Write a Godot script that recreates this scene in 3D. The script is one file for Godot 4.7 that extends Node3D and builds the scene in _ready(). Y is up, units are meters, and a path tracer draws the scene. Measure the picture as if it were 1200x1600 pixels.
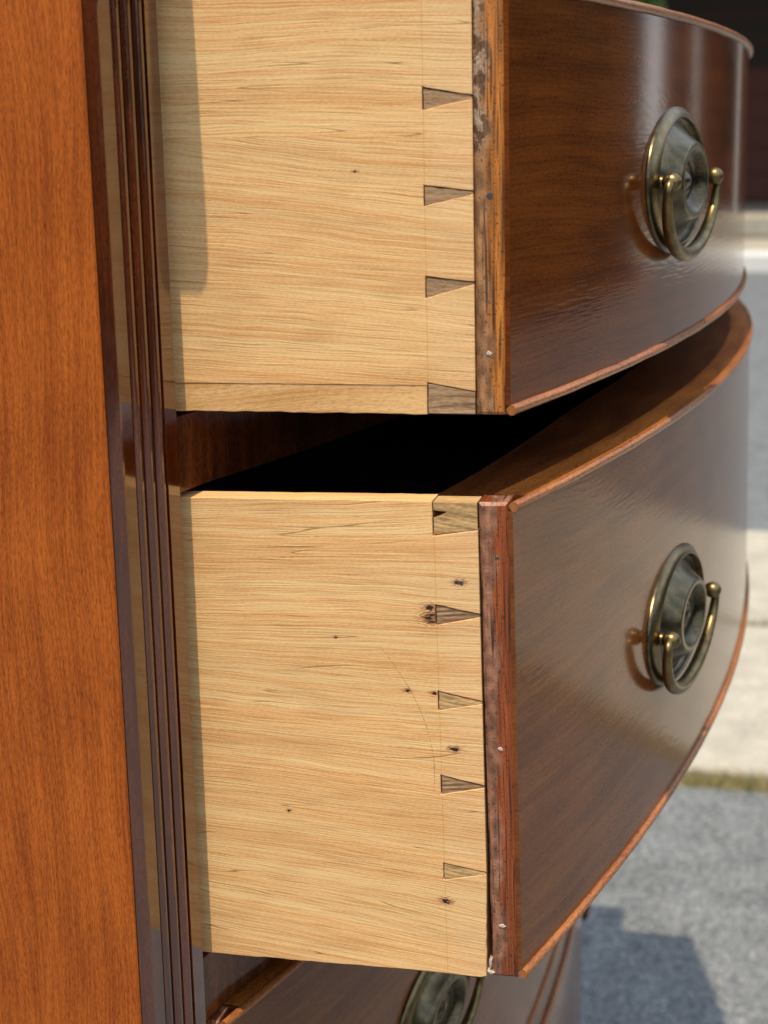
extends Node3D
# A bow-fronted mahogany chest of drawers standing on a driveway, its drawers pulled a hand's breadth open.

# ---------------------------------------------------------------- measures (metres)
const HALF := 0.46699          # half the drawers' width
const WIDE := 0.93398
const SAG := 0.06837           # how far the bow stands out at its middle
const BEND := 2.0335
const GROUND := -0.66

var names := {}
var M := {}
var rng := RandomNumberGenerator.new()


func _ready() -> void:
	rng.seed = 7
	# ------------------------------------------------------------ camera
	var cam := Camera3D.new()
	cam.name = "camera"
	var r := Vector3(0.239652, -0.018363, 0.970685)
	var u := Vector3(0.225609, 0.973504, -0.037284)
	cam.transform = Transform3D(Basis(r, u, r.cross(u)).orthonormalized(), Vector3(-0.47528, 0.27733, 0.18786))
	cam.fov = rad_to_deg(2.0 * atan(800.0 / 2455.08))
	cam.near = 0.02
	cam.far = 400.0
	var lens := CameraAttributesPhysical.new()
	lens.frustum_focal_length = 36.8
	lens.frustum_focus_distance = 0.54
	lens.exposure_aperture = 10.5
	add_child(cam)
	cam.attributes = lens
	cam.fov = rad_to_deg(2.0 * atan(800.0 / 2455.08))
	# ------------------------------------------------------------ sky, exposure, sun
	var env := Environment.new()
	env.background_mode = Environment.BG_SKY
	var sm := ProceduralSkyMaterial.new()
	sm.sky_top_color = Color(0.63, 0.68, 0.74)
	sm.sky_horizon_color = Color(0.89, 0.89, 0.88)
	sm.sky_curve = 0.12
	sm.ground_horizon_color = Color(0.5, 0.5, 0.48)
	sm.ground_bottom_color = Color(0.35, 0.35, 0.33)
	sm.sky_energy_multiplier = 1.6
	var sky := Sky.new()
	sky.sky_material = sm
	env.sky = sky
	env.tonemap_mode = Environment.TONE_MAPPER_LINEAR
	env.tonemap_exposure = 0.765
	env.sdfgi_enabled = true
	env.ssao_enabled = true
	env.ssil_enabled = true
	var we := WorldEnvironment.new()
	we.name = "world_environment"
	we.environment = env
	add_child(we)
	var sun := DirectionalLight3D.new()
	sun.name = "sun"
	sun.light_energy = 1.5
	sun.light_color = Color(1.0, 0.935, 0.82)
	sun.light_angular_distance = 0.53
	sun.shadow_enabled = true
	add_child(sun)
	sun.look_at_from_position(Vector3.ZERO, Vector3(1.0, -2.8, 0.06), Vector3.UP)

	make_materials()
	setting()
	chest()


# ================================================================ names and tags
func numbered(called: String, parent: Node) -> String:
	var key := str(parent.get_instance_id()) + called
	names[key] = names.get(key, -1) + 1
	return called if names[key] == 0 else "%s_%03d" % [called, names[key]]


func tag(o: Node, label: String, category: String, group := "", kind := "") -> Node:
	if label:
		o.set_meta("label", label)
	if category:
		o.set_meta("category", category)
	if group:
		o.set_meta("group", group)
	if kind:
		o.set_meta("kind", kind)
	return o


func put(called: String, mesh: Mesh, mat: Material, parent: Node = self, at := Transform3D()) -> MeshInstance3D:
	var o := MeshInstance3D.new()
	o.mesh = mesh
	o.material_override = mat
	o.transform = at
	o.name = numbered(called, parent)
	parent.add_child(o, true)
	return o


func structure(called: String, mesh: Mesh, mat: Material, parent: Node = self, at := Transform3D()) -> MeshInstance3D:
	var o := put(called, mesh, mat, parent, at)
	o.set_meta("kind", "structure")
	return o


# ================================================================ shapes
class Shape:
	var st := SurfaceTool.new()
	var n := 0

	func _init() -> void:
		st.begin(Mesh.PRIMITIVE_TRIANGLES)

	# one triangle whose outside looks along «out»
	func tri(a: Vector3, b: Vector3, c: Vector3, ua: Vector2, ub: Vector2, uc: Vector2, out: Vector3, group := -1) -> void:
		var nrm := (c - a).cross(b - a)
		st.set_smooth_group(0xFFFFFFFF if group < 0 else group)
		if nrm.dot(out) < 0.0:
			var t := b; b = c; c = t
			var tu := ub; ub = uc; uc = tu
		st.set_uv(ua); st.add_vertex(a)
		st.set_uv(ub); st.add_vertex(b)
		st.set_uv(uc); st.add_vertex(c)
		n += 1

	func quad(a: Vector3, b: Vector3, c: Vector3, d: Vector3, ua: Vector2, ub: Vector2, uc: Vector2, ud: Vector2, out: Vector3, group := -1) -> void:
		tri(a, b, c, ua, ub, uc, out, group)
		tri(a, c, d, ua, uc, ud, out, group)

	# rows of points, all of one length; «inside» is a point behind the surface for each row
	func grid(rows: Array, uvs: Array, outs: Array, group := 1) -> void:
		for i in rows.size() - 1:
			for j in rows[i].size() - 1:
				quad(rows[i][j], rows[i][j + 1], rows[i + 1][j + 1], rows[i + 1][j], uvs[i][j], uvs[i][j + 1], uvs[i + 1][j + 1], uvs[i + 1][j], outs[i][j], group)

	# a flat outline between two depths; «axis» 0: outline is (z, y), depth x; 1: outline is (x, z), depth y
	func slab(poly: PackedVector2Array, d0: float, d1: float, axis: int, bevel0 := 0.0, bevel1 := 0.0) -> void:
		if Geometry2D.is_polygon_clockwise(poly):
			poly = poly.duplicate()
			poly.reverse()
		var k := poly.size()
		var inner := func(by: float) -> PackedVector2Array:
			var p := PackedVector2Array()
			for i in k:
				var e0 := (poly[i] - poly[(i + k - 1) % k]).normalized()
				var e1 := (poly[(i + 1) % k] - poly[i]).normalized()
				var m := Vector2(-e0.y - e1.y, e0.x + e1.x)
				var l := m.length()
				m = m / maxf(l, 1e-6)
				p.append(poly[i] + m * by / maxf(l / 2.0, 0.5))
			return p
		var at := func(p: Vector2, d: float) -> Vector3:
			return Vector3(d, p.y, p.x) if axis == 0 else Vector3(p.x, d, p.y)
		var p0: PackedVector2Array = inner.call(bevel0) if bevel0 > 0.0 else poly
		var p1: PackedVector2Array = inner.call(bevel1) if bevel1 > 0.0 else poly
		var s := signf(d1 - d0)
		var rings := [[p0, d0]]
		if bevel0 > 0.0:
			rings.append([poly, d0 + s * bevel0])
		if bevel1 > 0.0:
			rings.append([poly, d1 - s * bevel1])
		rings.append([p1, d1])
		var dir: Vector3 = at.call(Vector2.ZERO, s)
		for c in [[p0, d0, -dir], [p1, d1, dir]]:
			var ids := Geometry2D.triangulate_polygon(c[0])
			for i in range(0, ids.size(), 3):
				var q0: Vector2 = c[0][ids[i]]; var q1: Vector2 = c[0][ids[i + 1]]; var q2: Vector2 = c[0][ids[i + 2]]
				tri(at.call(q0, c[1]), at.call(q1, c[1]), at.call(q2, c[1]), q0, q1, q2, c[2])
		for w in rings.size() - 1:
			var run := 0.0
			for i in k:
				var j := (i + 1) % k
				var e := poly[j] - poly[i]
				var nxt := run + e.length()
				var out: Vector3 = at.call(Vector2(e.y, -e.x), 0.0)
				if w == 0 and bevel0 > 0.0:
					out = out.normalized() - dir
				elif w == rings.size() - 2 and bevel1 > 0.0:
					out = out.normalized() + dir
				var a: PackedVector2Array = rings[w][0]; var b: PackedVector2Array = rings[w + 1][0]
				var da: float = rings[w][1]; var db: float = rings[w + 1][1]
				var trim: bool = (w == 0 and bevel0 > 0.0) or (w == rings.size() - 2 and bevel1 > 0.0)
				if trim:
					quad(at.call(a[i], da), at.call(a[j], da), at.call(b[j], db), at.call(b[i], db), a[i], a[j], b[j], b[i], out)
				else:
					quad(at.call(a[i], da), at.call(a[j], da), at.call(b[j], db), at.call(b[i], db), Vector2(run, da), Vector2(nxt, da), Vector2(nxt, db), Vector2(run, db), out)
				run = nxt

	func box(lo: Vector3, hi: Vector3, bevel := 0.0) -> void:
		slab(PackedVector2Array([Vector2(lo.x, lo.z), Vector2(hi.x, lo.z), Vector2(hi.x, hi.z), Vector2(lo.x, hi.z)]), lo.y, hi.y, 1, bevel, bevel)

	# a tube through points; radii one for each point; «flat» squashes it along its own up
	func tube(pts: Array, radii: Array, sides := 16, caps := true) -> void:
		var rows := []; var uvs := []; var outs := []
		var side := Vector3.ZERO
		var run := 0.0
		for i in pts.size():
			var t: Vector3 = (pts[mini(i + 1, pts.size() - 1)] - pts[maxi(i - 1, 0)]).normalized()
			if side == Vector3.ZERO:
				side = t.cross(Vector3(0.13, 0.2, 0.97)).normalized()
			side = (side - t * side.dot(t)).normalized()
			var up := t.cross(side)
			if i > 0:
				run += (pts[i] - pts[i - 1]).length()
			var row := []; var uv := []; var out := []
			for j in sides + 1:
				var a := TAU * j / sides
				var d := side * cos(a) + up * sin(a)
				row.append(pts[i] + d * radii[i]); uv.append(Vector2(run, radii[i] * a)); out.append(d)
			rows.append(row); uvs.append(uv); outs.append(out)
		grid(rows, uvs, outs, 1)
		if caps:
			for e in [0, pts.size() - 1]:
				var dir: Vector3 = (pts[0] - pts[1]) if e == 0 else (pts[e] - pts[e - 1])
				for j in sides:
					tri(pts[e], rows[e][j], rows[e][j + 1], Vector2.ZERO, uvs[e][j], uvs[e][j + 1], dir, 2)

	# an oval turned shape: profile of (share of the radius, height above the back), half axes a and b, facing +z
	func oval(profile: Array, a: float, b: float, sides := 64) -> void:
		var rows := []; var uvs := []; var outs := []
		for i in profile.size():
			var p: Vector2 = profile[i]
			var before: Vector2 = profile[maxi(i - 1, 0)]
			var after: Vector2 = profile[mini(i + 1, profile.size() - 1)]
			var slope := after - before
			var row := []; var uv := []; var out := []
			for j in sides + 1:
				var t := TAU * j / sides
				row.append(Vector3(a * p.x * cos(t), b * p.x * sin(t), p.y))
				uv.append(Vector2(a * p.x * cos(t), b * p.x * sin(t)))
				var o := Vector3(cos(t) * slope.y, sin(t) * slope.y, -slope.x * 0.04)
				out.append(o)
			rows.append(row); uvs.append(uv); outs.append(out)
		grid(rows, uvs, outs, 1)

	func ball(at: Vector3, r: Vector3, rings := 10, sides := 16) -> void:
		var rows := []; var uvs := []; var outs := []
		for i in rings + 1:
			var v := PI * i / rings
			var row := []; var uv := []; var out := []
			for j in sides + 1:
				var a := TAU * j / sides
				var d := Vector3(sin(v) * cos(a), cos(v), sin(v) * sin(a))
				row.append(at + d * r); uv.append(Vector2(a, v) * r.x); out.append(d)
			rows.append(row); uvs.append(uv); outs.append(out)
		grid(rows, uvs, outs, 1)

	func mesh() -> ArrayMesh:
		st.generate_normals()
		return st.commit()


func bow(x: float) -> float:
	return SAG * (1.0 - pow(absf((x - HALF) / HALF), BEND))


func bow_slope(x: float) -> float:
	return (bow(x + 0.0005) - bow(x - 0.0005)) / 0.001


# ================================================================ textures
func noise(seed_: int, octaves := 1) -> FastNoiseLite:
	var f := FastNoiseLite.new()
	f.noise_type = FastNoiseLite.TYPE_SIMPLEX
	f.seed = seed_
	f.frequency = 1.0
	f.fractal_type = FastNoiseLite.FRACTAL_FBM if octaves > 1 else FastNoiseLite.FRACTAL_NONE
	f.fractal_octaves = octaves
	return f


func byte(x: float) -> int:
	# linear to an sRGB byte
	x = clampf(x, 0.0, 1.0)
	return int(255.0 * (12.92 * x if x < 0.0031308 else 1.055 * pow(x, 1.0 / 2.4) - 0.055) + 0.5)


var curve_table := PackedByteArray()


func fast_byte(x: float) -> int:
	return curve_table[int(clampf(x, 0.0, 1.0) * 4095.0)]


func picture(w: int, h: int, data: PackedByteArray) -> ImageTexture:
	return ImageTexture.create_from_image(Image.create_from_data(w, h, false, Image.FORMAT_RGB8, data))


func relief(w: int, h: int, data: PackedFloat32Array) -> ImageTexture:
	return ImageTexture.create_from_image(Image.create_from_data(w, h, false, Image.FORMAT_RF, data.to_byte_array()))


func paint(size: Vector2, origin: Vector2, color: Texture2D, rough: float, height: Texture2D = null, depth := 0.0, coat := 0.0, coat_rough := 0.1) -> StandardMaterial3D:
	var m := StandardMaterial3D.new()
	m.albedo_texture = color
	m.roughness = rough
	m.uv1_scale = Vector3(1.0 / size.x, 1.0 / size.y, 1.0)
	m.uv1_offset = Vector3(-origin.x / size.x, -origin.y / size.y, 0.0)
	if height:
		m.heightmap_enabled = true
		m.heightmap_texture = height
		m.heightmap_scale = depth * 100.0
	if coat > 0.0:
		m.clearcoat_enabled = true
		m.clearcoat = coat
		m.clearcoat_roughness = coat_rough
	return m


# pine: grain along u. «slant» tilts it, «wide» spreads the summer-wood bands towards the bottom, «scratch» adds an old scratch
func pine(w: int, h: int, size: Vector2, seed_: int, slant: float, wide: float, scribe: float, scratch: bool, rise: float, which: int) -> StandardMaterial3D:
	var n := noise(seed_)
	var c := PackedByteArray(); c.resize(w * h * 3)
	var hh := PackedFloat32Array(); hh.resize(w * h)
	var light := Vector3(1.0, 0.655, 0.305)
	var warm := Vector3(0.86, 0.420, 0.152)
	var dark := Vector3(0.27, 0.125, 0.035)
	for j in h:
		var v := size.y * j / h
		for i in w:
			var x := size.x * i / w - 0.02
			var low := n.get_noise_2d(x * 7.0, v * 26.0)
			var g := v - slant * x * (v / size.y - rise) + 0.0014 * low + 0.00018 * n.get_noise_2d(x * 45.0 + 9.0, v * 120.0)
			var stretch := 1.0 - wide * clampf(1.0 - v / size.y * 2.4, 0.0, 1.0)
			var broad := n.get_noise_2d(x * 3.0 + 31.0, g * 75.0)
			var band := n.get_noise_2d(x * 2.2 + 61.0, g * 420.0 * stretch)
			var line := n.get_noise_2d(x * 14.0 + 77.0, g * 1250.0 * stretch)
			var hair := n.get_noise_2d(x * 42.0 + 5.0, g * 3100.0)
			var fuzz := n.get_noise_2d(x * 420.0 + 5.0, v * 3600.0)
			var crackle := n.get_noise_2d(x * 6.0 + 120.0, g * 210.0 * stretch)
			var where := clampf(3.0 * n.get_noise_2d(x * 16.0 + 150.0, v * 60.0) - 0.75, 0.0, 1.0)
			var deep := clampf(1.0 - absf(crackle) / 0.05, 0.0, 1.0) * where
			var col := light.lerp(warm, clampf(0.42 + 0.18 * broad + 0.26 * band + 0.24 * line + 0.26 * hair + 0.34 * fuzz, 0.0, 1.0))
			col = col.lerp(dark, clampf(0.65 * deep + 0.38 * clampf(hair * 1.4 + line * 0.9 - 1.0, 0.0, 1.0), 0.0, 0.85))
			var zone := n.get_noise_2d(x * 6.0 + 200.0, g * 48.0)
			col *= 1.0 + 0.045 * zone
			var grime := clampf(n.get_noise_2d(x * 26.0 + 240.0, v * 95.0) * 2.0 - 0.9, 0.0, 1.0)
			col = col.lerp(Vector3(0.50, 0.24, 0.085), 0.15 * grime)
			if x > scribe:
				col = col.lerp(Vector3(0.90, 0.60, 0.35), 0.16 * smoothstep(0.0, 0.004, x - scribe))
			if absf(x - scribe) < 0.00014:
				col = col.lerp(Vector3(0.42, 0.20, 0.10), 0.35)
			var cut := 0.0
			if scratch and v > 0.066 and v < 0.116:
				var off := absf(x - (0.0792 - 9.3 * (v - 0.073) * (v - 0.073)))
				if off < 0.00016:
					cut = clampf(0.6 + 2.0 * fuzz, 0.0, 1.0)
					col = col.lerp(dark, cut * 0.7)
			var k := (j * w + i)
			c[k * 3] = fast_byte(col.x); c[k * 3 + 1] = fast_byte(col.y); c[k * 3 + 2] = fast_byte(col.z)
			hh[k] = 0.5 + 0.20 * hair + 0.20 * line + 0.10 * fuzz - 0.9 * deep + 0.25 * broad - 0.4 * cut
	# rust and torn fibres round the nail holes
	for e in nail_list(which):
		if e[0] > 0.092:
			continue
		var rr: float = e[2]
		var ci := int((e[0] + 0.02) / size.x * w)
		var cj := int(fposmod(e[1], size.y) / size.y * h)
		var reach := int(rr * 6.0 / size.x * w)
		for dj in range(-reach, reach + 1):
			for di in range(-reach, reach + 1):
				var ii := ci + di
				var jj := cj + dj
				if ii < 0 or jj < 0 or ii >= w or jj >= h:
					continue
				var px := di * size.x / w / rr
				var py := dj * size.y / h / rr
				var f := n.get_noise_2d(ii * 0.05, jj * 0.35)
				var far := sqrt(px * px * 0.22 + py * py) * (1.0 + 0.5 * f)
				var keep := 1.0 - 0.34 * clampf(1.45 - far, 0.0, 1.0)
				var k := (jj * w + ii)
				c[k * 3] = int(c[k * 3] * lerpf(1.0, keep, 0.75)); c[k * 3 + 1] = int(c[k * 3 + 1] * keep); c[k * 3 + 2] = int(c[k * 3 + 2] * keep)
				hh[k] -= 1.0 * clampf(1.3 - far, 0.0, 1.0)
	var m := paint(size, Vector2(-0.02, 0.0), picture(w, h, c), 0.6, relief(w, h, hh), 0.00011, 0.08, 0.42)
	m.metallic_specular = 0.35
	return m


# mahogany: grain along v (turned: along u), flecked with short dark pores
func mahogany(w: int, h: int, size: Vector2, seed_: int, light: Vector3, dark: Vector3, turned: bool, ripple := 0.0, coat := 0.9, coat_rough := 0.08, fleck := 1.0, depth := 0.00012, figure := 1.0) -> StandardMaterial3D:
	var n := noise(seed_)
	var c := PackedByteArray(); c.resize(w * h * 3)
	var hh := PackedFloat32Array(); hh.resize(w * h)
	for j in h:
		for i in w:
			var x := size.x * i / w
			var y := size.y * j / h
			var a := x if turned else y
			var b := y if turned else x
			var low := n.get_noise_2d(a * 6.0, b * 14.0)
			var g := b + (0.002 if ripple > 0.0 else 0.004) * low
			var band := n.get_noise_2d(a * 3.0 + 11.0, g * 130.0)
			var fine := n.get_noise_2d(a * 22.0, g * 900.0)
			var pore := n.get_noise_2d(a * 170.0 + 3.0, g * 3000.0)
			var cloud := n.get_noise_2d(a * 14.0 + 50.0, b * 22.0)
			var p := clampf(pore * 2.0 - 0.75, 0.0, 1.0) * fleck
			var dust := n.get_noise_2d(a * 330.0, b * 3300.0)
			var t := clampf(0.45 + figure * (0.30 * band + 0.30 * cloud) + 0.24 * fine + 0.20 * dust, 0.0, 1.0)
			var col := dark.lerp(light, t) * (1.0 - 0.6 * p)
			var k := j * w + i
			c[k * 3] = fast_byte(col.x); c[k * 3 + 1] = fast_byte(col.y); c[k * 3 + 2] = fast_byte(col.z)
			var rip := 0.0
			if ripple > 0.0:
				var r1 := n.get_noise_2d(a * 55.0, b * 380.0 + 3.0 * low)
				var mask := clampf(0.35 + 1.5 * n.get_noise_2d(a * 9.0 + 80.0, b * 11.0), 0.0, 1.0)
				rip = ripple * r1 * mask
			hh[k] = 0.5 + (0.022 if ripple > 0.0 else 0.10) * fine - (0.03 if ripple > 0.0 else 0.25) * p + rip + (0.008 if ripple > 0.0 else 0.06) * dust
	var m := paint(size, Vector2.ZERO, picture(w, h, c), 0.5, relief(w, h, hh), depth, coat, coat_rough)
	m.metallic_specular = 0.25
	return m


# the end of a drawer front: dull timber behind, a varnished edge before
func end_wood(seed_: int, z0: float, z1: float, y0: float, y1: float, dull: Vector3, bright: Vector3, crust: float, sawn: float) -> StandardMaterial3D:
	var w := 160
	var h := 1280
	var n := noise(seed_)
	var c := PackedByteArray(); c.resize(w * h * 3)
	var hh := PackedFloat32Array(); hh.resize(w * h)
	var size := Vector2(z1 - z0, y1 - y0)
	for j in h:
		var y := size.y * j / h
		for i in w:
			var x := size.x * i / w
			var s := x / size.x + 0.10 * n.get_noise_2d(x * 60.0, y * 45.0)
			var edge := smoothstep(0.36, 0.54, s)
			var streak := n.get_noise_2d(x * 900.0, y * 26.0)
			var saw := clampf(n.get_noise_2d(x * 25.0 + 9.0, y * 1500.0) * 2.2 - 0.8, 0.0, 1.0)
			var blot := n.get_noise_2d(x * 240.0 + 70.0, y * 150.0)
			var long := n.get_noise_2d(x * 330.0 + 20.0, y * 14.0)
			var tiny := n.get_noise_2d(x * 2600.0, y * 1900.0)
			var col := dull * (1.0 + 0.32 * blot + 0.22 * long + 0.18 * tiny) + Vector3(0.12, 0.08, 0.06) * saw * sawn * (0.6 + blot)
			var b2 := bright * (1.0 + 0.45 * streak + 0.55 * long + 0.15 * tiny)
			col = col.lerp(b2, edge)
			col *= 1.0 - 0.8 * clampf(streak * 1.7 + long * 0.9 - 0.95, 0.0, 1.0)
			var nick := clampf(n.get_noise_2d(x * 700.0 + 300.0, y * 420.0) * 3.0 - 2.1, 0.0, 1.0)
			col *= 1.0 - 0.7 * nick
			var hgt := 0.5 + 0.12 * saw * sawn + 0.12 * streak - 0.5 * nick
			if crust > 0.0 and y / size.y > crust:
				var grit := n.get_noise_2d(x * 1100.0, y * 500.0) * 0.6 + blot * 0.6
				var near := smoothstep(0.42, 0.22, s + 0.12 * blot)
				if grit + 0.9 * blot > -0.25:
					col = col.lerp(Vector3(0.42, 0.32, 0.22) * (1.0 + 0.5 * grit), near * 0.7)
					hgt += near * 0.5 * (0.5 + grit)
				else:
					col *= 1.0 - 0.35 * near
			var k := j * w + i
			c[k * 3] = fast_byte(col.x); c[k * 3 + 1] = fast_byte(col.y); c[k * 3 + 2] = fast_byte(col.z)
			hh[k] = hgt
	return paint(size, Vector2(z0, y0), picture(w, h, c), 0.5, relief(w, h, hh), 0.0003, 0.35, 0.3)


func speckled(w: int, size: float, seed_: int, base: Vector3, colors: Array, amount: float, grain: float, rough: float, depth: float) -> StandardMaterial3D:
	var n := noise(seed_)
	var cell := FastNoiseLite.new()
	cell.noise_type = FastNoiseLite.TYPE_CELLULAR
	cell.cellular_return_type = FastNoiseLite.RETURN_CELL_VALUE
	cell.frequency = 1.0
	cell.seed = seed_
	var dist: FastNoiseLite = cell.duplicate()
	dist.cellular_return_type = FastNoiseLite.RETURN_DISTANCE
	var c := PackedByteArray(); c.resize(w * w * 3)
	var hh := PackedFloat32Array(); hh.resize(w * w)
	for j in w:
		for i in w:
			var x := size * i / w
			var y := size * j / w
			var v := (cell.get_noise_2d(x / grain, y / grain) + 1.0) * 0.5
			var d := dist.get_noise_2d(x / grain, y / grain) + 1.0
			var f := n.get_noise_2d(x * 900.0, y * 900.0)
			var l := n.get_noise_2d(x * 9.0, y * 9.0)
			var col := base * (1.0 + 0.28 * f + 0.16 * l)
			var pick := fmod(v * 977.0, 1.0)
			if pick < amount and d < 0.55:
				col = colors[int(v * 7919.0) % colors.size()] * (0.8 + 0.5 * fmod(v * 313.0, 1.0))
			var k := j * w + i
			c[k * 3] = fast_byte(col.x); c[k * 3 + 1] = fast_byte(col.y); c[k * 3 + 2] = fast_byte(col.z)
			hh[k] = 0.5 + 0.3 * f - 0.4 * d
	var m := paint(Vector2(size, size), Vector2.ZERO, picture(w, w, c), rough, relief(w, w, hh), depth)
	return m


func plain(c: Vector3, rough := 0.6, metal := 0.0) -> StandardMaterial3D:
	var m := StandardMaterial3D.new()
	m.albedo_color = Color(c.x, c.y, c.z).linear_to_srgb()
	m.roughness = rough
	m.metallic = metal
	return m


func make_materials() -> void:
	curve_table.resize(4096)
	for i in 4096:
		curve_table[i] = byte(i / 4095.0)
	M.pine_upper = pine(1152, 1024, Vector2(0.14, 0.14), 3, -0.11, 0.25, 0.0762, false, -0.1, 1)
	M.pine_lower = pine(1152, 1280, Vector2(0.14, 0.17), 21, 0.20, 0.5, 0.0815, true, 0.75, 2)
	M.pine_strip = mahogany(512, 128, Vector2(0.14, 0.02), 9, Vector3(0.97, 0.58, 0.25), Vector3(0.66, 0.33, 0.115), true, 0.0, 0.1, 0.4, 0.5, 0.0001, 1.6)
	M.panel = mahogany(448, 1792, Vector2(0.09, 0.42), 5, Vector3(0.60, 0.150, 0.020), Vector3(0.29, 0.060, 0.008), false, 0.0, 0.2, 0.25, 0.7, 0.00010, 0.5)
	M.stile = mahogany(128, 1024, Vector2(0.05, 0.42), 6, Vector3(0.125, 0.026, 0.006), Vector3(0.06, 0.011, 0.003), false, 0.0, 1.0, 0.05, 0.6, 0.00003)
	M.rail = mahogany(512, 128, Vector2(0.2, 0.05), 8, Vector3(0.20, 0.055, 0.012), Vector3(0.07, 0.018, 0.005), false, 0.0, 0.7, 0.12)
	M.veneer_upper = mahogany(1536, 512, Vector2(0.48, 0.16), 12, Vector3(0.225, 0.060, 0.012), Vector3(0.115, 0.028, 0.007), true, 0.035, 0.0, 0.10, 0.4, 0.00020, 0.7)
	M.veneer_lower = mahogany(1536, 512, Vector2(0.48, 0.18), 14, Vector3(0.26, 0.084, 0.018), Vector3(0.14, 0.040, 0.010), true, 0.03, 0.0, 0.13, 0.4, 0.00020, 0.8)
	for m in [M.veneer_upper, M.veneer_lower]:
		m.metallic_specular = 0.42
	M.veneer_upper.roughness = 0.10
	M.veneer_lower.roughness = 0.13
	M.stile.metallic_specular = 0.8
	M.stile.roughness = 0.12
	M.sunlit_lip = mahogany(512, 64, Vector2(0.4, 0.02), 19, Vector3(0.60, 0.20, 0.040), Vector3(0.36, 0.105, 0.020), true, 0.0, 0.4, 0.18)  # bright orange: the sunlit band on the drawer's rim is put into this colour
	for m in [M.panel, M.stile]:
		m.uv1_offset = Vector3(0.0, 0.1, 0.0)
	M.edge = mahogany(512, 128, Vector2(0.4, 0.06), 15, Vector3(0.20, 0.058, 0.012), Vector3(0.10, 0.026, 0.006), true, 0.0, 0.3, 0.2)  # kept dark: shade on the front board's top is put into this colour
	M.bead = mahogany(512, 64, Vector2(0.4, 0.02), 16, Vector3(0.52, 0.195, 0.055), Vector3(0.32, 0.10, 0.026), true, 0.0, 0.6, 0.2)
	M.pin = mahogany(448, 448, Vector2(0.06, 0.06), 17, Vector3(0.62, 0.39, 0.22), Vector3(0.30, 0.17, 0.09), true, 0.6, 0.0, 0.3, 0.8, 0.0002, 0.7)
	M.pin_pale = mahogany(448, 448, Vector2(0.06, 0.06), 18, Vector3(0.78, 0.50, 0.23), Vector3(0.46, 0.27, 0.115), true, 0.6, 0.0, 0.3, 0.8, 0.0002, 0.7)
	M.end_upper = end_wood(31, 0.090, 0.104, 0.19, 0.33, Vector3(0.38, 0.175, 0.070), Vector3(0.52, 0.17, 0.022), 0.60, 0.25)
	M.end_lower = end_wood(37, 0.0945, 0.1085, -0.005, 0.17, Vector3(0.34, 0.145, 0.080), Vector3(0.30, 0.065, 0.012), 0.0, 0.5)
	M.inside = plain(Vector3(0.07, 0.04, 0.02), 0.85)  # dark: the shade inside the chest is put into this colour
	M.pine_strip.uv1_offset = Vector3(0.33, 0.3, 0.0)
	M.iron = plain(Vector3(0.16, 0.14, 0.12), 0.45, 0.8)
	M.hole = plain(Vector3(0.03, 0.016, 0.009), 0.95)
	M.filler = plain(Vector3(0.62, 0.50, 0.40), 0.8)
	var bn := noise(41, 3)
	bn.frequency = 1.0
	var c := PackedByteArray(); c.resize(256 * 256 * 3)
	for j in 256:
		for i in 256:
			var f := bn.get_noise_2d(i * 0.03, j * 0.03)
			var g := bn.get_noise_2d(i * 0.2 + 50.0, j * 0.2)
			var col := Vector3(0.30, 0.21, 0.09).lerp(Vector3(0.16, 0.12, 0.06), clampf(0.5 + f * 0.7 + 0.3 * g, 0.0, 1.0))
			var k := (j * 256 + i) * 3
			c[k] = fast_byte(col.x); c[k + 1] = fast_byte(col.y); c[k + 2] = fast_byte(col.z)
	M.brass = paint(Vector2(0.06, 0.06), Vector2.ZERO, picture(256, 256, c), 0.36)
	M.brass.metallic = 1.0
	var pc := PackedByteArray(); pc.resize(320 * 208 * 3)
	for j in 208:
		for i in 320:
			var px := (i / 320.0 - 0.5) * 0.1 / 0.0465
			var py := (j / 208.0 - 0.5) * 0.064 / 0.0287
			var rad := sqrt(px * px + py * py)
			var f := bn.get_noise_2d(i * 0.035, j * 0.035)
			var g := bn.get_noise_2d(i * 0.22 + 50.0, j * 0.22)
			var col := Vector3(0.20, 0.155, 0.085).lerp(Vector3(0.105, 0.088, 0.058), clampf(0.5 + f + 0.4 * g, 0.0, 1.0))
			var dirt := clampf(1.0 - absf(rad - 0.79) / 0.075, 0.0, 1.0) + 0.8 * clampf(1.0 - absf(rad - 0.34) / 0.11, 0.0, 1.0) + 0.5 * clampf(1.0 - absf(rad - 0.12) / 0.05, 0.0, 1.0)
			col *= 1.0 - clampf(dirt * (0.75 + 0.6 * g), 0.0, 0.85)
			var worn := clampf(1.0 - absf(rad - 0.93) / 0.07, 0.0, 1.0) + 0.6 * clampf(1.0 - absf(rad - 0.47) / 0.04, 0.0, 1.0)
			col = col.lerp(Vector3(0.42, 0.30, 0.14), clampf(worn * (0.55 + 0.7 * f + 0.5 * g), 0.0, 0.8))
			var k := (j * 320 + i) * 3
			pc[k] = fast_byte(col.x); pc[k + 1] = fast_byte(col.y); pc[k + 2] = fast_byte(col.z)
	M.brass_dark = paint(Vector2(0.1, 0.064), Vector2(-0.05, -0.032), picture(320, 208, pc), 0.31)
	M.brass_dark.metallic = 1.0
	M.asphalt = speckled(1024, 1.1, 51, Vector3(0.135, 0.143, 0.15), [Vector3(0.95, 0.93, 0.86), Vector3(0.60, 0.56, 0.47), Vector3(0.36, 0.36, 0.36), Vector3(0.05, 0.05, 0.052)], 0.22, 0.0125, 0.9, 0.002)
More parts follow.
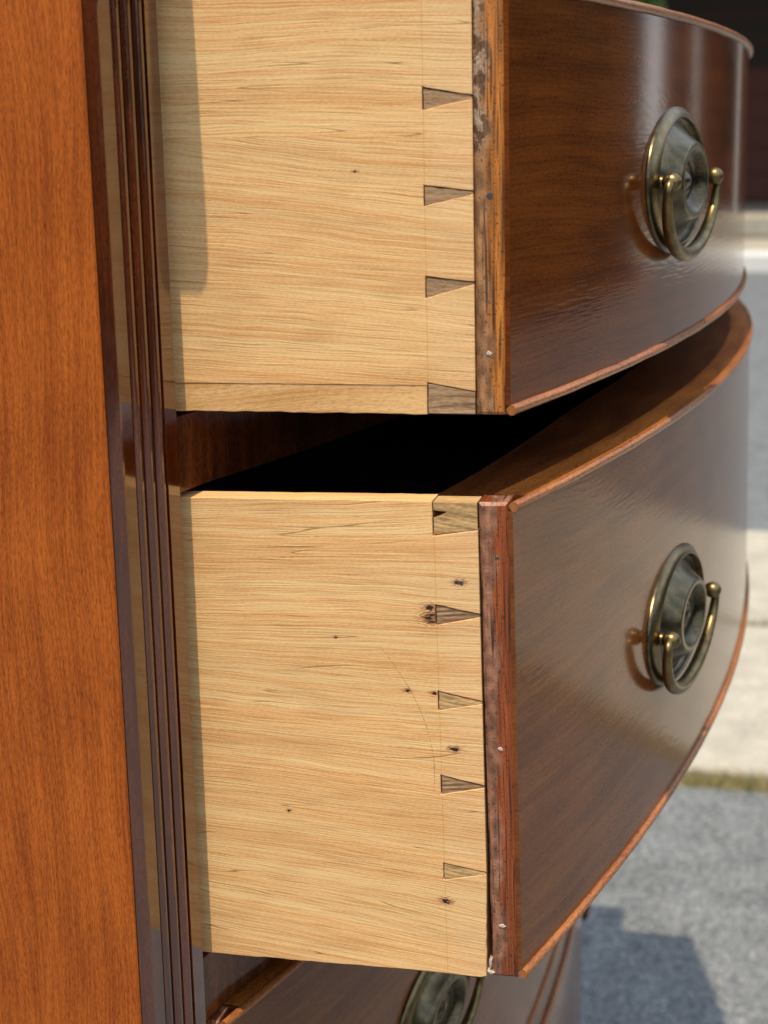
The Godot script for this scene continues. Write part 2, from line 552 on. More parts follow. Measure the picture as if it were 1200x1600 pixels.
	M.concrete = speckled(1024, 1.1, 53, Vector3(0.50, 0.45, 0.365), [Vector3(0.66, 0.61, 0.51), Vector3(0.30, 0.29, 0.27), Vector3(0.44, 0.36, 0.25), Vector3(0.20, 0.20, 0.20)], 0.5, 0.014, 0.92, 0.0015)
	M.road = speckled(512, 2.0, 55, Vector3(0.165, 0.172, 0.178), [Vector3(0.26, 0.265, 0.27), Vector3(0.11, 0.115, 0.12)], 0.4, 0.02, 0.9, 0.001)
	for m in [M.road, M.asphalt, M.concrete]:
		m.metallic_specular = 0.2
	M.white = plain(Vector3(0.72, 0.70, 0.66), 0.7)
	M.brick = plain(Vector3(0.12, 0.036, 0.024), 0.85)
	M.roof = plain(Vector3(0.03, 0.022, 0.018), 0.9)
	M.door = plain(Vector3(0.10, 0.032, 0.022), 0.8)
	M.glass = plain(Vector3(0.02, 0.025, 0.03), 0.05)
	M.soil = plain(Vector3(0.09, 0.075, 0.045), 0.95)
	M.bark = plain(Vector3(0.10, 0.07, 0.045), 0.9)


# ================================================================ the setting
func sheet(lo: Vector2, hi: Vector2, y: float) -> ArrayMesh:
	var s := Shape.new()
	s.quad(Vector3(lo.x, y, lo.y), Vector3(hi.x, y, lo.y), Vector3(hi.x, y, hi.y), Vector3(lo.x, y, hi.y), lo, Vector2(hi.x, lo.y), hi, Vector2(lo.x, hi.y), Vector3.UP)
	return s.mesh()


func leaves(count: int, at: Callable, size: float, colored: Array, seed_: int) -> ArrayMesh:
	var rr := RandomNumberGenerator.new()
	rr.seed = seed_
	var st := SurfaceTool.new()
	st.begin(Mesh.PRIMITIVE_TRIANGLES)
	st.set_smooth_group(0xFFFFFFFF)
	for i in count:
		var p: Vector3 = at.call(rr)
		var a := Vector3(rr.randfn(), rr.randfn(), rr.randfn()).normalized()
		var b := a.cross(Vector3(rr.randfn(), rr.randfn(), rr.randfn())).normalized()
		var s := size * rr.randf_range(0.6, 1.3)
		var c: Vector3 = colored[rr.randi() % colored.size()]
		st.set_color(Color(c.x, c.y, c.z))
		for v in [p - a * s, p + b * s * 0.45, p + a * s, p - a * s, p + a * s, p - b * s * 0.45]:
			st.add_vertex(v)
	st.generate_normals()
	return st.commit()


func blades(lo: Vector2, hi: Vector2, y: float, count: int, tall: float, colored: Array, seed_: int) -> ArrayMesh:
	var rr := RandomNumberGenerator.new()
	rr.seed = seed_
	var st := SurfaceTool.new()
	st.begin(Mesh.PRIMITIVE_TRIANGLES)
	st.set_smooth_group(0xFFFFFFFF)
	for i in count:
		var p := Vector3(rr.randf_range(lo.x, hi.x), y, rr.randf_range(lo.y, hi.y))
		var lean := Vector3(rr.randfn() * 0.5, 1.0, rr.randfn() * 0.5).normalized() * tall * rr.randf_range(0.4, 1.3)
		var side := Vector3(rr.randfn(), 0, rr.randfn()).normalized() * 0.0016
		var c: Vector3 = colored[rr.randi() % colored.size()]
		st.set_color(Color(c.x, c.y, c.z))
		for v in [p - side, p + side, p + lean]:
			st.add_vertex(v)
	st.generate_normals()
	return st.commit()


func leaf_paint() -> StandardMaterial3D:
	var m := StandardMaterial3D.new()
	m.vertex_color_use_as_albedo = true
	m.roughness = 0.6
	m.backlight_enabled = true
	m.backlight = Color(0.4, 0.45, 0.25)
	return m


func setting() -> void:
	var leaf := leaf_paint()
	var earth := structure("ground", sheet(Vector2(-150, -150), Vector2(150, 150), GROUND - 0.012), M.soil)
	tag(earth, "bare earth lying under the driveway, the lawn and the road", "ground")
	var drive := structure("driveway", sheet(Vector2(-6, -5), Vector2(1.745, 5), GROUND), M.asphalt)
	tag(drive, "grey speckled asphalt driveway that the chest of drawers stands on", "driveway")
	var strip := put("grass_strip", blades(Vector2(1.735, -3), Vector2(1.81, 3), GROUND - 0.012, 16000, 0.03, [Vector3(0.46, 0.35, 0.17), Vector3(0.55, 0.42, 0.20), Vector3(0.34, 0.30, 0.12), Vector3(0.15, 0.20, 0.05)], 61), leaf)
	tag(strip, "narrow strip of dry straw-coloured grass between asphalt and concrete", "grass", "", "stuff")
	var walk := Node3D.new()
	walk.name = "sidewalk"
	add_child(walk)
	walk.set_meta("kind", "structure")
	tag(walk, "pale concrete sidewalk of large slabs beyond the driveway", "sidewalk")
	for col in 2:
		for row in range(-4, 5):
			var s := Shape.new()
			var x0 := 1.812 + col * 0.775
			s.box(Vector3(x0, GROUND - 0.1, row * 1.5 - 0.41), Vector3(x0 + 0.755, GROUND + 0.004 + 0.002 * ((row + col) % 2), row * 1.5 + 1.07), 0.006)
			put("slab", s.mesh(), M.concrete, walk)
	var joint := put("joint_grass", blades(Vector2(2.568, -2), Vector2(2.586, 3), GROUND - 0.008, 5000, 0.024, [Vector3(0.13, 0.20, 0.05), Vector3(0.20, 0.23, 0.07), Vector3(0.09, 0.14, 0.04)], 62), leaf)
	tag(joint, "thin line of green grass growing in the joint between concrete slabs", "grass", "", "stuff")
	var road := structure("road", sheet(Vector2(3.35, -60), Vector2(11.2, 60), GROUND - 0.004), M.road)
	tag(road, "blue-grey asphalt road running past the far side of the sidewalk", "road")
	var k := Shape.new()
	k.box(Vector3(11.2, GROUND - 0.1, -60), Vector3(11.45, GROUND + 0.13, 60), 0.02)
	tag(structure("kerb", k.mesh(), M.white), "white concrete kerb along the far edge of the road", "kerb")
	var far := structure("far_pavement", sheet(Vector2(11.45, -60), Vector2(13.2, 60), GROUND + 0.11), M.concrete)
	tag(far, "pale pavement on the other side of the road", "pavement")
	var yard := structure("far_yard", sheet(Vector2(13.2, -60), Vector2(60, 60), GROUND + 0.1), M.soil)
	tag(yard, "dark earth yard in front of the brick house", "yard")
	house()
	tree(Vector3(12.4, GROUND + 0.1, -2.8), leaf)
	added_hedge(leaf)


func house() -> void:
	var h := Node3D.new()
	h.name = "brick_house"
	h.position = Vector3(17.0, GROUND + 0.1, -1.0)
	add_child(h)
	tag(h, "dark red brick house with a deep shaded porch across the road", "house")
	var s := Shape.new()
	s.box(Vector3(0, -0.2, -9), Vector3(7, 4.6, 9))
	put("wall", s.mesh(), M.brick, h)
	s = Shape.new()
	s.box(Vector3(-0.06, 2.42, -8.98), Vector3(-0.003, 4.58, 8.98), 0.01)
	put("eaves_shade_strip", s.mesh(), M.roof, h)  # dark strip standing for the shade near the eaves
	s = Shape.new()
	s.box(Vector3(-0.055, 0.17, -0.9), Vector3(-0.002, 2.35, 2.1), 0.01)
	put("garage_door", s.mesh(), M.door, h)
	for i in 8:
		s = Shape.new()
		s.box(Vector3(-0.075, 0.2 + i * 0.268, -0.87), Vector3(-0.056, 0.445 + i * 0.268, 2.07), 0.008)
		put("panel", s.mesh(), M.door if i < 5 else M.roof, h)  # upper panels darker: shade near the eaves put into their colour
	s = Shape.new()
	s.box(Vector3(-3.4, 3.0, -9.4), Vector3(-0.003, 3.25, 9.4))
	put("porch_roof", s.mesh(), M.roof, h)
	s = Shape.new()
	s.slab(PackedVector2Array([Vector2(-9.6, 4.603), Vector2(9.6, 4.603), Vector2(0, 8.0)]), -0.6, 7.6, 0)
	put("roof", s.mesh(), M.roof, h)
	s = Shape.new()
	s.box(Vector3(-3.2, -0.2, -9), Vector3(-0.003, 0.16, 9), 0.01)
	put("porch_step", s.mesh(), M.concrete, h)
	for z in [-8.6, -5.2, -1.6, 3.1, 6.0, 8.6]:
		s = Shape.new()
		s.box(Vector3(-3.15, 0.16, z - 0.11), Vector3(-2.93, 3.0, z + 0.11), 0.01)
		put("porch_post", s.mesh(), M.white, h)
	for z in [-6.5, 4.5]:
		s = Shape.new()
		for b in [[-0.8, 0.7, 0.8, 0.78], [-0.8, 2.22, 0.8, 2.3], [-0.8, 0.78, -0.72, 2.22], [0.72, 0.78, 0.8, 2.22], [-0.03, 0.78, 0.03, 2.22]]:
			s.box(Vector3(-0.05, b[1], z + b[0]), Vector3(-0.002, b[3], z + b[2]), 0.004)
		var w := put("window", s.mesh(), M.roof, h)
		for side in [-1, 1]:
			s = Shape.new()
			s.box(Vector3(-0.02, 0.782, z + (0.032 if side > 0 else -0.718)), Vector3(-0.004, 2.218, z + (0.718 if side > 0 else -0.032)))
			put("pane", s.mesh(), M.glass, w)
	s = Shape.new()
	s.box(Vector3(-0.05, 0.17, -2.9), Vector3(-0.002, 2.3, -1.95), 0.01)
	var door := put("door", s.mesh(), M.roof, h)
	s = Shape.new()
	s.ball(Vector3(-0.085, 1.2, -2.05), Vector3.ONE * 0.035)
	put("handle", s.mesh(), M.brass, door)


func tree(at: Vector3, leaf: Material) -> void:
	var t := Node3D.new()
	t.name = "street_tree"
	t.position = at
	add_child(t)
	tag(t, "green leafy tree standing across the road in front of the house", "tree")
	var s := Shape.new()
	s.tube([Vector3(0, -0.1, 0), Vector3(0.03, 1.0, 0.02), Vector3(0, 1.9, 0.05), Vector3(0.05, 3.4, 0)], [0.14, 0.1, 0.085, 0.04], 10)
	for i in 6:
		var a := i * 1.1
		s.tube([Vector3(0, 1.5 + 0.2 * i, 0.03), Vector3(cos(a) * 0.5, 2.0 + 0.25 * i, sin(a) * 0.5), Vector3(cos(a) * 1.0, 2.3 + 0.3 * i, sin(a) * 1.0)], [0.05, 0.035, 0.012], 7)
	put("trunk", s.mesh(), M.bark, t)
	var clumps := []
	for i in 26:
		clumps.append([Vector3(rng.randfn() * 0.75, 2.9 + rng.randfn() * 0.75, rng.randfn() * 0.75), rng.randf_range(0.28, 0.55)])
	var pick := func(rr: RandomNumberGenerator) -> Vector3:
		var c = clumps[rr.randi() % clumps.size()]
		return c[0] + Vector3(rr.randfn(), rr.randfn() * 0.8, rr.randfn()).normalized() * c[1] * pow(rr.randf(), 0.4)
	put("crown", leaves(26000, pick, 0.06, [Vector3(0.07, 0.13, 0.02), Vector3(0.10, 0.17, 0.03), Vector3(0.05, 0.10, 0.02)], 71), leaf, t)


func added_hedge(leaf: Material) -> void:  # unseen foliage, added to darken what the polished wood reflects
	var pick := func(rr: RandomNumberGenerator) -> Vector3:
		var z := rr.randf_range(-0.5, 0.5)
		var p := Vector3(rr.randf_range(-3.0, 10.0), pow(rr.randf(), 0.7) * 2.3, z)
		p.y *= 0.9 + 0.16 * sin(p.x * 2.3) + 0.07 * sin(p.x * 7.1)
		return p
	var o := put("added_hedge", leaves(60000, pick, 0.07, [Vector3(0.03, 0.05, 0.015), Vector3(0.045, 0.07, 0.02), Vector3(0.025, 0.035, 0.012)], 72), leaf, self, Transform3D(Basis(), Vector3(0, GROUND, 5.6)))
	tag(o, "unseen dark green foliage added to darken reflections in the drawer fronts", "added_hedge")
	o = put("added_hedge", o.mesh, leaf, self, Transform3D(Basis(Vector3.UP, PI / 2), Vector3(-5.5, GROUND, 4.0)))
	tag(o, "unseen dark green foliage added to keep sky out of the reed reflections", "added_hedge")
	var b := structure("added_hedge_bed", sheet(Vector2(-6, 5.0), Vector2(1.74, 9), GROUND + 0.004), M.soil)
	tag(b, "bed of bare dark soil under the added foliage", "bed")


# ================================================================ the chest
func chest() -> void:
	var c := Node3D.new()
	c.name = "chest_of_drawers"
	c.position = Vector3(0, GROUND, 0)
	add_child(c)
	tag(c, "antique mahogany bow-front chest of drawers with two drawers pulled out", "chest of drawers")
	var body := Node3D.new()
	var up := Transform3D(Basis(), Vector3(0, -GROUND, 0))
	# side panels, the near corner chamfered
	for side in 2:
		var s := Shape.new()
		var xo := -0.0342
		var edge := PackedVector2Array([Vector2(xo, -0.52), Vector2(xo, -0.0112), Vector2(xo + 0.0005, -0.0107), Vector2(-0.0140, -0.0107), Vector2(-0.0140, -0.52)])
		if side == 1:
			for i in edge.size():
				edge[i].x = WIDE - edge[i].x
		s.slab(edge, -0.56, 0.3482, 1)
		put("side_panel", panel_uv(s), M.panel, c, up)
		put("reeded_stile", stile_mesh(side == 1), M.stile, c, up)
	body.free()
	# top board, front edge straight over the stiles and bowed between them
	var line := PackedVector2Array([Vector2(-0.0432, -0.535), Vector2(-0.0432, 0.0070), Vector2(-0.0420, 0.0093), Vector2(-0.0395, 0.0102)])
	for i in 41:
		var x := -0.008 + (WIDE + 0.016) * i / 40.0
		line.append(Vector2(x, 0.0102 + maxf(0.0, bow(clampf(x, 0.0, WIDE)))))
	line.append_array([Vector2(WIDE + 0.0395, 0.0102), Vector2(WIDE + 0.042, 0.0093), Vector2(WIDE + 0.0432, 0.0070), Vector2(WIDE + 0.0432, -0.535)])
	var t := Shape.new()
	t.slab(line, 0.3485, 0.3695, 1, 0.003, 0.003)
	put("top_board", t.mesh(), M.edge, c, up)
	# rails between the drawers
	for span in [[0.3255, 0.3483], [0.1672, 0.1922], [-0.0255, -0.0012], [-0.2455, -0.2245], [-0.505, -0.468]]:
		put("drawer_rail", bowed_bar(-0.0078, WIDE + 0.0078, span[0], span[1], -0.0006, 0.05), M.rail, c, up)
		if span[1] < 0.3:
			var d := Shape.new()
			d.box(Vector3(-0.0135, span[0] + 0.004, -0.50), Vector3(WIDE + 0.0135, span[0] + 0.012, -0.0555))
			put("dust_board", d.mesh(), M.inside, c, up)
	var b := Shape.new()
	b.box(Vector3(-0.0138, -0.55, -0.516), Vector3(WIDE + 0.0138, 0.3480, -0.504))
	put("back_board", b.mesh(), M.inside, c, up)
	for fx in [0, 1]:
		for fz in [0, 1]:
			var f := Shape.new()
			var x0: float = -0.033 if fx == 0 else WIDE - 0.065
			var z0: float = -0.5 if fz == 0 else -0.10
			f.slab(PackedVector2Array([Vector2(z0, -0.5605), Vector2(z0, GROUND), Vector2(z0 + 0.05, GROUND), Vector2(z0 + 0.06, -0.60), Vector2(z0 + 0.09, -0.5605)]) if fz == 0 else PackedVector2Array([Vector2(z0, -0.5605), Vector2(z0 + 0.03, -0.60), Vector2(z0 + 0.04, GROUND), Vector2(z0 + 0.09, GROUND), Vector2(z0 + 0.09, -0.5605)]), x0, x0 + 0.098, 0, 0.002, 0.002)
			put("bracket_foot", f.mesh(), M.stile, c, up)
	# the drawers
	var t1 := Transform3D(Basis(Vector3(1, 0.00327, -0.01822), Vector3(-0.00335, 1, -0.00469), Vector3(0.01821, 0.00469, 1)).orthonormalized(), Vector3(0.00034, 0, 0.00776))
	var t2 := Transform3D(Basis(Vector3(1, -0.0005, -0.00995), Vector3(0.0003, 1, -0.01996), Vector3(0.00996, 0.01996, 0.9998)).orthonormalized(), Vector3(-0.00003, 0, 0.00598))
	drawer(c, up * t1, "top drawer, pulled out, pale pine side and glossy bowed front", 0.19403, 0.12993, 0.10195, 0.0760, 0.0912, M.pine_upper, M.veneer_upper, M.end_upper,
		[[0.3295, 0.3183, 0.3295, 0.3190, 0], [0.2934, 0.2867, 0.2906, 0.2896, 0], [0.2645, 0.2584, 0.2626, 0.2617, 0], [0.2371, 0.2304, 0.2353, 0.2345, 0], [0.2041, 0.1900, 0.2014, 0.1900, 0]], 0.2598, 1)
	drawer(c, up * t2, "second drawer, pulled out, taller pine side with nail holes", 0.0, 0.165, 0.10686, 0.0812, 0.0958, M.pine_lower, M.veneer_lower, M.end_lower,
		[[0.1700, 0.1536, 0.1700, 0.1556, 1], [0.1307, 0.1238, 0.1279, 0.1268, 0], [0.1013, 0.0946, 0.0983, 0.0974, 1], [0.0720, 0.0651, 0.0690, 0.0682, 0], [0.0405, 0.0344, 0.0381, 0.0373, 1]], 0.0783, 2)
	drawer(c, up * Transform3D(Basis(Vector3.UP, 0.014), Vector3(0, 0, 0.0050)), "third drawer, closed", -0.2240, 0.1970, 0.0, -0.026, -0.011, M.pine_lower, M.veneer_lower, M.end_lower, [], -0.117, 3)
	drawer(c, up, "bottom drawer, closed", -0.4670, 0.2210, 0.0, -0.026, -0.011, M.pine_lower, M.veneer_lower, M.end_lower, [], -0.355, 4)


func panel_uv(s: Shape) -> ArrayMesh:
	# the panel's wood runs upwards: lay its texture by depth and height
	var arr := s.mesh().surface_get_arrays(0)
	var v: PackedVector3Array = arr[Mesh.ARRAY_VERTEX]
	var uv := PackedVector2Array()
	for p in v:
		uv.append(Vector2(p.z + p.x * 0.7, p.y))
	arr[Mesh.ARRAY_TEX_UV] = uv
	var m := ArrayMesh.new()
	m.add_surface_from_arrays(Mesh.PRIMITIVE_TRIANGLES, arr)
	return m


func stile_mesh(mirrored: bool) -> ArrayMesh:
	# flat strip, three round reeds, flat strip
	var a := Vector2(-0.0310, -0.0066)
	var b := Vector2(-0.0080, 0.0022)
	var flat := Vector2(cos(0.15), sin(0.15))
	var c := a + Vector2(cos(0.22), sin(0.22)) * 0.0054
	var xo := -0.0342
	var d := b - flat * 0.0070
	var t := (d - c).normalized()
	var nrm := Vector2(-t.y, t.x)
	var wide := (d - c).length() / 3.0
	var pts := [Vector2(xo + 0.0004, -0.0103), Vector2(xo + 0.0005, -0.0098), Vector2(xo + 0.0014, -0.0080), Vector2(xo + 0.0026, -0.0068), a, c]
	for k in 3:
		for i in 13:
			var q := i / 12.0
			pts.append(c + t * wide * (k + 0.02 + 0.96 * (0.5 - 0.5 * cos(PI * q))) + nrm * (-0.0017 + 0.0019 * sin(PI * q)))
	pts.append(d)
	pts.append(b)
	var s := Shape.new()
	var outline := PackedVector2Array()
	for p in pts:
		var q: Vector2 = p
		outline.append(Vector2(WIDE - q.x, q.y) if mirrored else q)
	var inner := [Vector2(b.x, -0.045), Vector2(-0.0136, -0.045), Vector2(-0.0136, -0.0104), Vector2(xo + 0.0008, -0.0104)]
	for q in inner:
		outline.append(Vector2(WIDE - q.x, q.y) if mirrored else q)
	s.slab(outline, -0.56, 0.3480, 1)
	return panel_uv(s)


# a bar of the bow's shape: front at bow + z, «deep» from front to back
func bowed_bar(x0: float, x1: float, y0: float, y1: float, z: float, deep: float, swell := 0.0) -> ArrayMesh:
	var s := Shape.new()
	var rows := []; var uvs := []; var outs := []
	var n := 48
	# front, bottom, back, top
	var ring := [[y0, 0.0, Vector3(0, -1, 1)], [y1, 0.0, Vector3(0, 1, 1)], [y1, -deep, Vector3(0, 1, -1)], [y0, -deep, Vector3(0, -1, -1)]]
	for f in 4:
		var p = ring[f]
		var q = ring[(f + 1) % 4]
		var out: Vector3 = p[2] + q[2]
		for i in n:
			var xa := lerpf(x0, x1, i / float(n)); var xb := lerpf(x0, x1, (i + 1) / float(n))
			var za := z + bow(clampf(xa, 0, WIDE)); var zb := z + bow(clampf(xb, 0, WIDE))
			var ua: float = p[0] if f % 2 == 0 else p[1]; var ub: float = q[0] if f % 2 == 0 else q[1]
			var da := 1.0 + swell * smoothstep(-0.05, 0.22, minf(xa, WIDE - xa)); var db := 1.0 + swell * smoothstep(-0.05, 0.22, minf(xb, WIDE - xb))
			s.quad(Vector3(xa, p[0], za + p[1] * da), Vector3(xb, p[0], zb + p[1] * db), Vector3(xb, q[0], zb + q[1] * db), Vector3(xa, q[0], za + q[1] * da), Vector2(xa, ua), Vector2(xb, ua), Vector2(xb, ub), Vector2(xa, ub), out, 1 + f)
	for x in [x0, x1]:
		var zz := z + bow(clampf(x, 0, WIDE))
		s.quad(Vector3(x, y0, zz), Vector3(x, y1, zz), Vector3(x, y1, zz - deep), Vector3(x, y0, zz - deep), Vector2(zz, y0), Vector2(zz, y1), Vector2(zz - deep, y1), Vector2(zz - deep, y0), Vector3(-1 if x == x0 else 1, 0, 0))
	return s.mesh()


func wobble(a: Vector2, b: Vector2, step: float, by: float) -> Array:
	# points from a towards b (without b), a little uneven
	var n := maxi(1, int(a.distance_to(b) / step))
	var side := (b - a).normalized().orthogonal()
	var out := [a]
	for i in range(1, n):
		out.append(a.lerp(b, i / float(n)) + side * rng.randf_range(-by, by))
	return out


func drawer(c: Node3D, at: Transform3D, label: String, y0: float, tall: float, zf: float, zpin: float, zend: float, side_wood: Material, veneer: Material, end: Material, pins: Array, pull_y: float, which: int) -> void:
	var y1 := y0 + tall
	var thick := 0.0105
	var back := zend - 0.40
	# the front board is the drawer's own mesh; everything else hangs on it
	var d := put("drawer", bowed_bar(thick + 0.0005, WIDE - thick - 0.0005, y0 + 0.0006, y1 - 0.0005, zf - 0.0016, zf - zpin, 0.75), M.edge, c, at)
	d.set_meta("label", label)
	# veneer, cut a little short of the beads
	put("front_veneer", bowed_bar(0.0006, WIDE - 0.0006, y0 + 0.0032, y1 - 0.0032, zf, 0.0015), veneer, d)
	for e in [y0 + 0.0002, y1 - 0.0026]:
		put("sunlit_strip", bowed_bar(0.0125, WIDE - 0.0125, e, e + 0.0024, zf + 0.0001, 0.0115), M.sunlit_lip, d)  # strip coloured bright to stand for the sunlit band
	# beads along the upper and lower edge of the front
	for e in [y0 + 0.0016, y1 - 0.0016]:
		var pts := []; var rad := []
		for i in 61:
			var x := lerpf(0.0005, WIDE - 0.0005, i / 60.0)
			pts.append(Vector3(x, e + 0.00008 * sin(i * 1.7), zf + bow(x) + 0.00035))
			rad.append(0.00165 + 0.00006 * sin(i * 2.9))
		var b := Shape.new()
		b.tube(pts, rad, 14)
		put("cock_bead", b.mesh(), M.bead, d)
	# sides
	for side in 2:
		var s := Shape.new()
		if side == 0 and pins.size():
			var low: float = y0 + (0.0092 if which == 1 else 0.0)
			var pl := []
			pl.append_array(wobble(Vector2(back, low), Vector2(zpin + 0.0002, low), 0.004, 0.0002 if which == 2 else 0.00005))
			if which == 2:
				pl.append_array(wobble(Vector2(zpin + 0.0002, low), Vector2(zend - 0.0006, low - 0.0008), 0.002, 0.0002))
				pl.append_array(wobble(Vector2(zend - 0.0009, low), Vector2(zend - 0.0001, low + 0.03), 0.003, 0.0002))
			# the tails, from the lowest pin up
			var order := pins.duplicate()
			order.reverse()
			for p in order:
				var lo_open: bool = p[1] < y0
				var hi_open: bool = p[0] > y1
				if not lo_open:
					pl.append(Vector2(zend, p[3] - 0.0001))
					pl.append_array(wobble(Vector2(zend - 0.0002, p[3]), Vector2(zpin, p[1]), 0.003, 0.00008))
					pl.append(Vector2(zpin - 0.0001, p[1] - 0.0001))
				else:
					pl.append(Vector2(zpin, low))
				if not hi_open:
					pl.append(Vector2(zpin - 0.00005, p[0] + 0.00015))
					pl.append_array(wobble(Vector2(zpin + 0.0001, p[0] + 0.0001), Vector2(zend - 0.0002, p[2] + 0.0001), 0.003, 0.00008))
					pl.append(Vector2(zend, p[2] + 0.0002))
				else:
					pl.append(Vector2(zpin, y1))
			pl.append_array(wobble(Vector2(zpin - 0.0003, y1), Vector2(back, y1), 0.006, 0.00008))
			pl.append(Vector2(back, y1))
			s.slab(PackedVector2Array(pl), 0.0, thick, 0, 0.00015, 0.0003)
		else:
			var xo := 0.0 if side == 0 else WIDE - thick
			s.slab(PackedVector2Array([Vector2(back, y0), Vector2(zend, y0), Vector2(zend, y1), Vector2(back, y1)]), xo, xo + thick, 0, 0.0003, 0.0003)
		put("drawer_side", s.mesh(), side_wood if side == 0 else M.inside, d)  # far side takes the dark inner colour, its shade painted in
	if which == 1:
		var rs := Shape.new()
		var rp := wobble(Vector2(back, y0), Vector2(zpin - 0.0002, y0), 0.004, 0.00022)
		rp.append_array([Vector2(zpin - 0.0002, y0), Vector2(zpin - 0.0001, y0 + 0.0091), Vector2(back, y0 + 0.0090)])
		rs.slab(PackedVector2Array(rp), 0.0002, thick, 0, 0.0002, 0.0)
		put("runner_strip", rs.mesh(), M.pine_strip, d)
	# pins
	var nth := 0
	for p in pins:
		var lo_y := maxf(p[1], y0 + 0.0002)
		var lo_f := maxf(p[3], y0 + 0.0002)
		var hi_y := minf(p[0], y1 - 0.0004)
		var hi_f := minf(p[2], y1 - 0.0004)
		var q := [Vector2(zpin + 0.0003, lo_y + 0.0001)]
		q.append_array(wobble(Vector2(zpin + 0.0003, lo_y + 0.0001), Vector2(zend - 0.0001, lo_f + 0.0001), 0.004, 0.00007))
		q.append(Vector2(zend - 0.0001, lo_f + 0.0001))
		q.append_array(wobble(Vector2(zend - 0.0001, hi_f - 0.0002), Vector2(zpin + 0.0003, hi_y - 0.00035), 0.002, 0.00012))
		q.append_array(wobble(Vector2(zpin + 0.0003, hi_y - 0.00035), Vector2(zpin + 0.0003, lo_y + 0.0008), 0.0015, 0.00015))
		if which == 2 and nth == 0:
			# the worn uppermost pin has lost a splinter
			q = [Vector2(zpin + 0.0003, lo_y + 0.0003), Vector2(zend - 0.0001, lo_f + 0.0002), Vector2(zend - 0.0001, hi_f), Vector2(zpin + 0.0003, hi_y), Vector2(zpin + 0.0004, hi_y - 0.0027), Vector2(zpin + 0.0050, hi_y - 0.0031), Vector2(zpin + 0.0026, hi_y - 0.0044), Vector2(zpin + 0.0004, hi_y - 0.0052)]
		var s := Shape.new()
		s.slab(PackedVector2Array(q), 0.00015 * (1 + nth % 2), thick - 0.001, 0, 0.0001, 0.0)
		put("dovetail_pin", s.mesh(), M.pin_pale if p[4] else M.pin, d)
		nth += 1
	# the front's end grain
	for side in 2:
		var s := Shape.new()
		var gap := 0.00035
		var q := []
		q.append_array(wobble(Vector2(zf - 0.0012, y0 + 0.0002), Vector2(zf - 0.0010, y1 - 0.0002), 0.012, 0.00008))
		q.append(Vector2(zf - 0.0012, y1 - 0.0002))
		q.append_array(wobble(Vector2(zend + gap, y1 - 0.0003), Vector2(zend + gap * (3.6 if which == 2 else 1.0), y0 + 0.0002), 0.004, 0.00012))
		q.append(Vector2(zend + gap * (4.0 if which == 2 else 1.0), y0 + 0.0002))
		var x := 0.0 if side == 0 else WIDE
		var sg := 1.0 if side == 0 else -1.0
		s.slab(PackedVector2Array(q), x + sg * (-0.0001), x + sg * (thick + 0.0003), 0, 0.0010, 0.0)
		put("front_end", s.mesh(), end, d)
	# bottom and back
	var bt := Shape.new()
	var floor_line := PackedVector2Array([Vector2(thick + 0.0004, back + 0.012), Vector2(WIDE - thick - 0.0004, back + 0.012)])
	for i in 33:
		var x := lerpf(WIDE - thick - 0.0004, thick + 0.0004, i / 32.0)
		floor_line.append(Vector2(x, bow(x) + zpin - 0.0035 - 0.020 * smoothstep(-0.05, 0.22, minf(x, WIDE - x))))
	bt.slab(floor_line, y0 + 0.010, y0 + 0.016, 1)
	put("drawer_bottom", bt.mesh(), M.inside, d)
	bt = Shape.new()
	bt.box(Vector3(thick + 0.0004, y0 + 0.017, back), Vector3(WIDE - thick - 0.0004, y1 - 0.01, back + 0.011))
	put("drawer_back", bt.mesh(), M.inside, d)
	# pulls
	for px in [0.173, WIDE - (0.150 if which < 3 else 0.136)]:
		var a := atan(bow_slope(px))
		pull(d, Transform3D(Basis(Vector3.UP, -a), Vector3(px, pull_y, zf + bow(px) - 0.0004)), which)
	nails(d, which, y0)


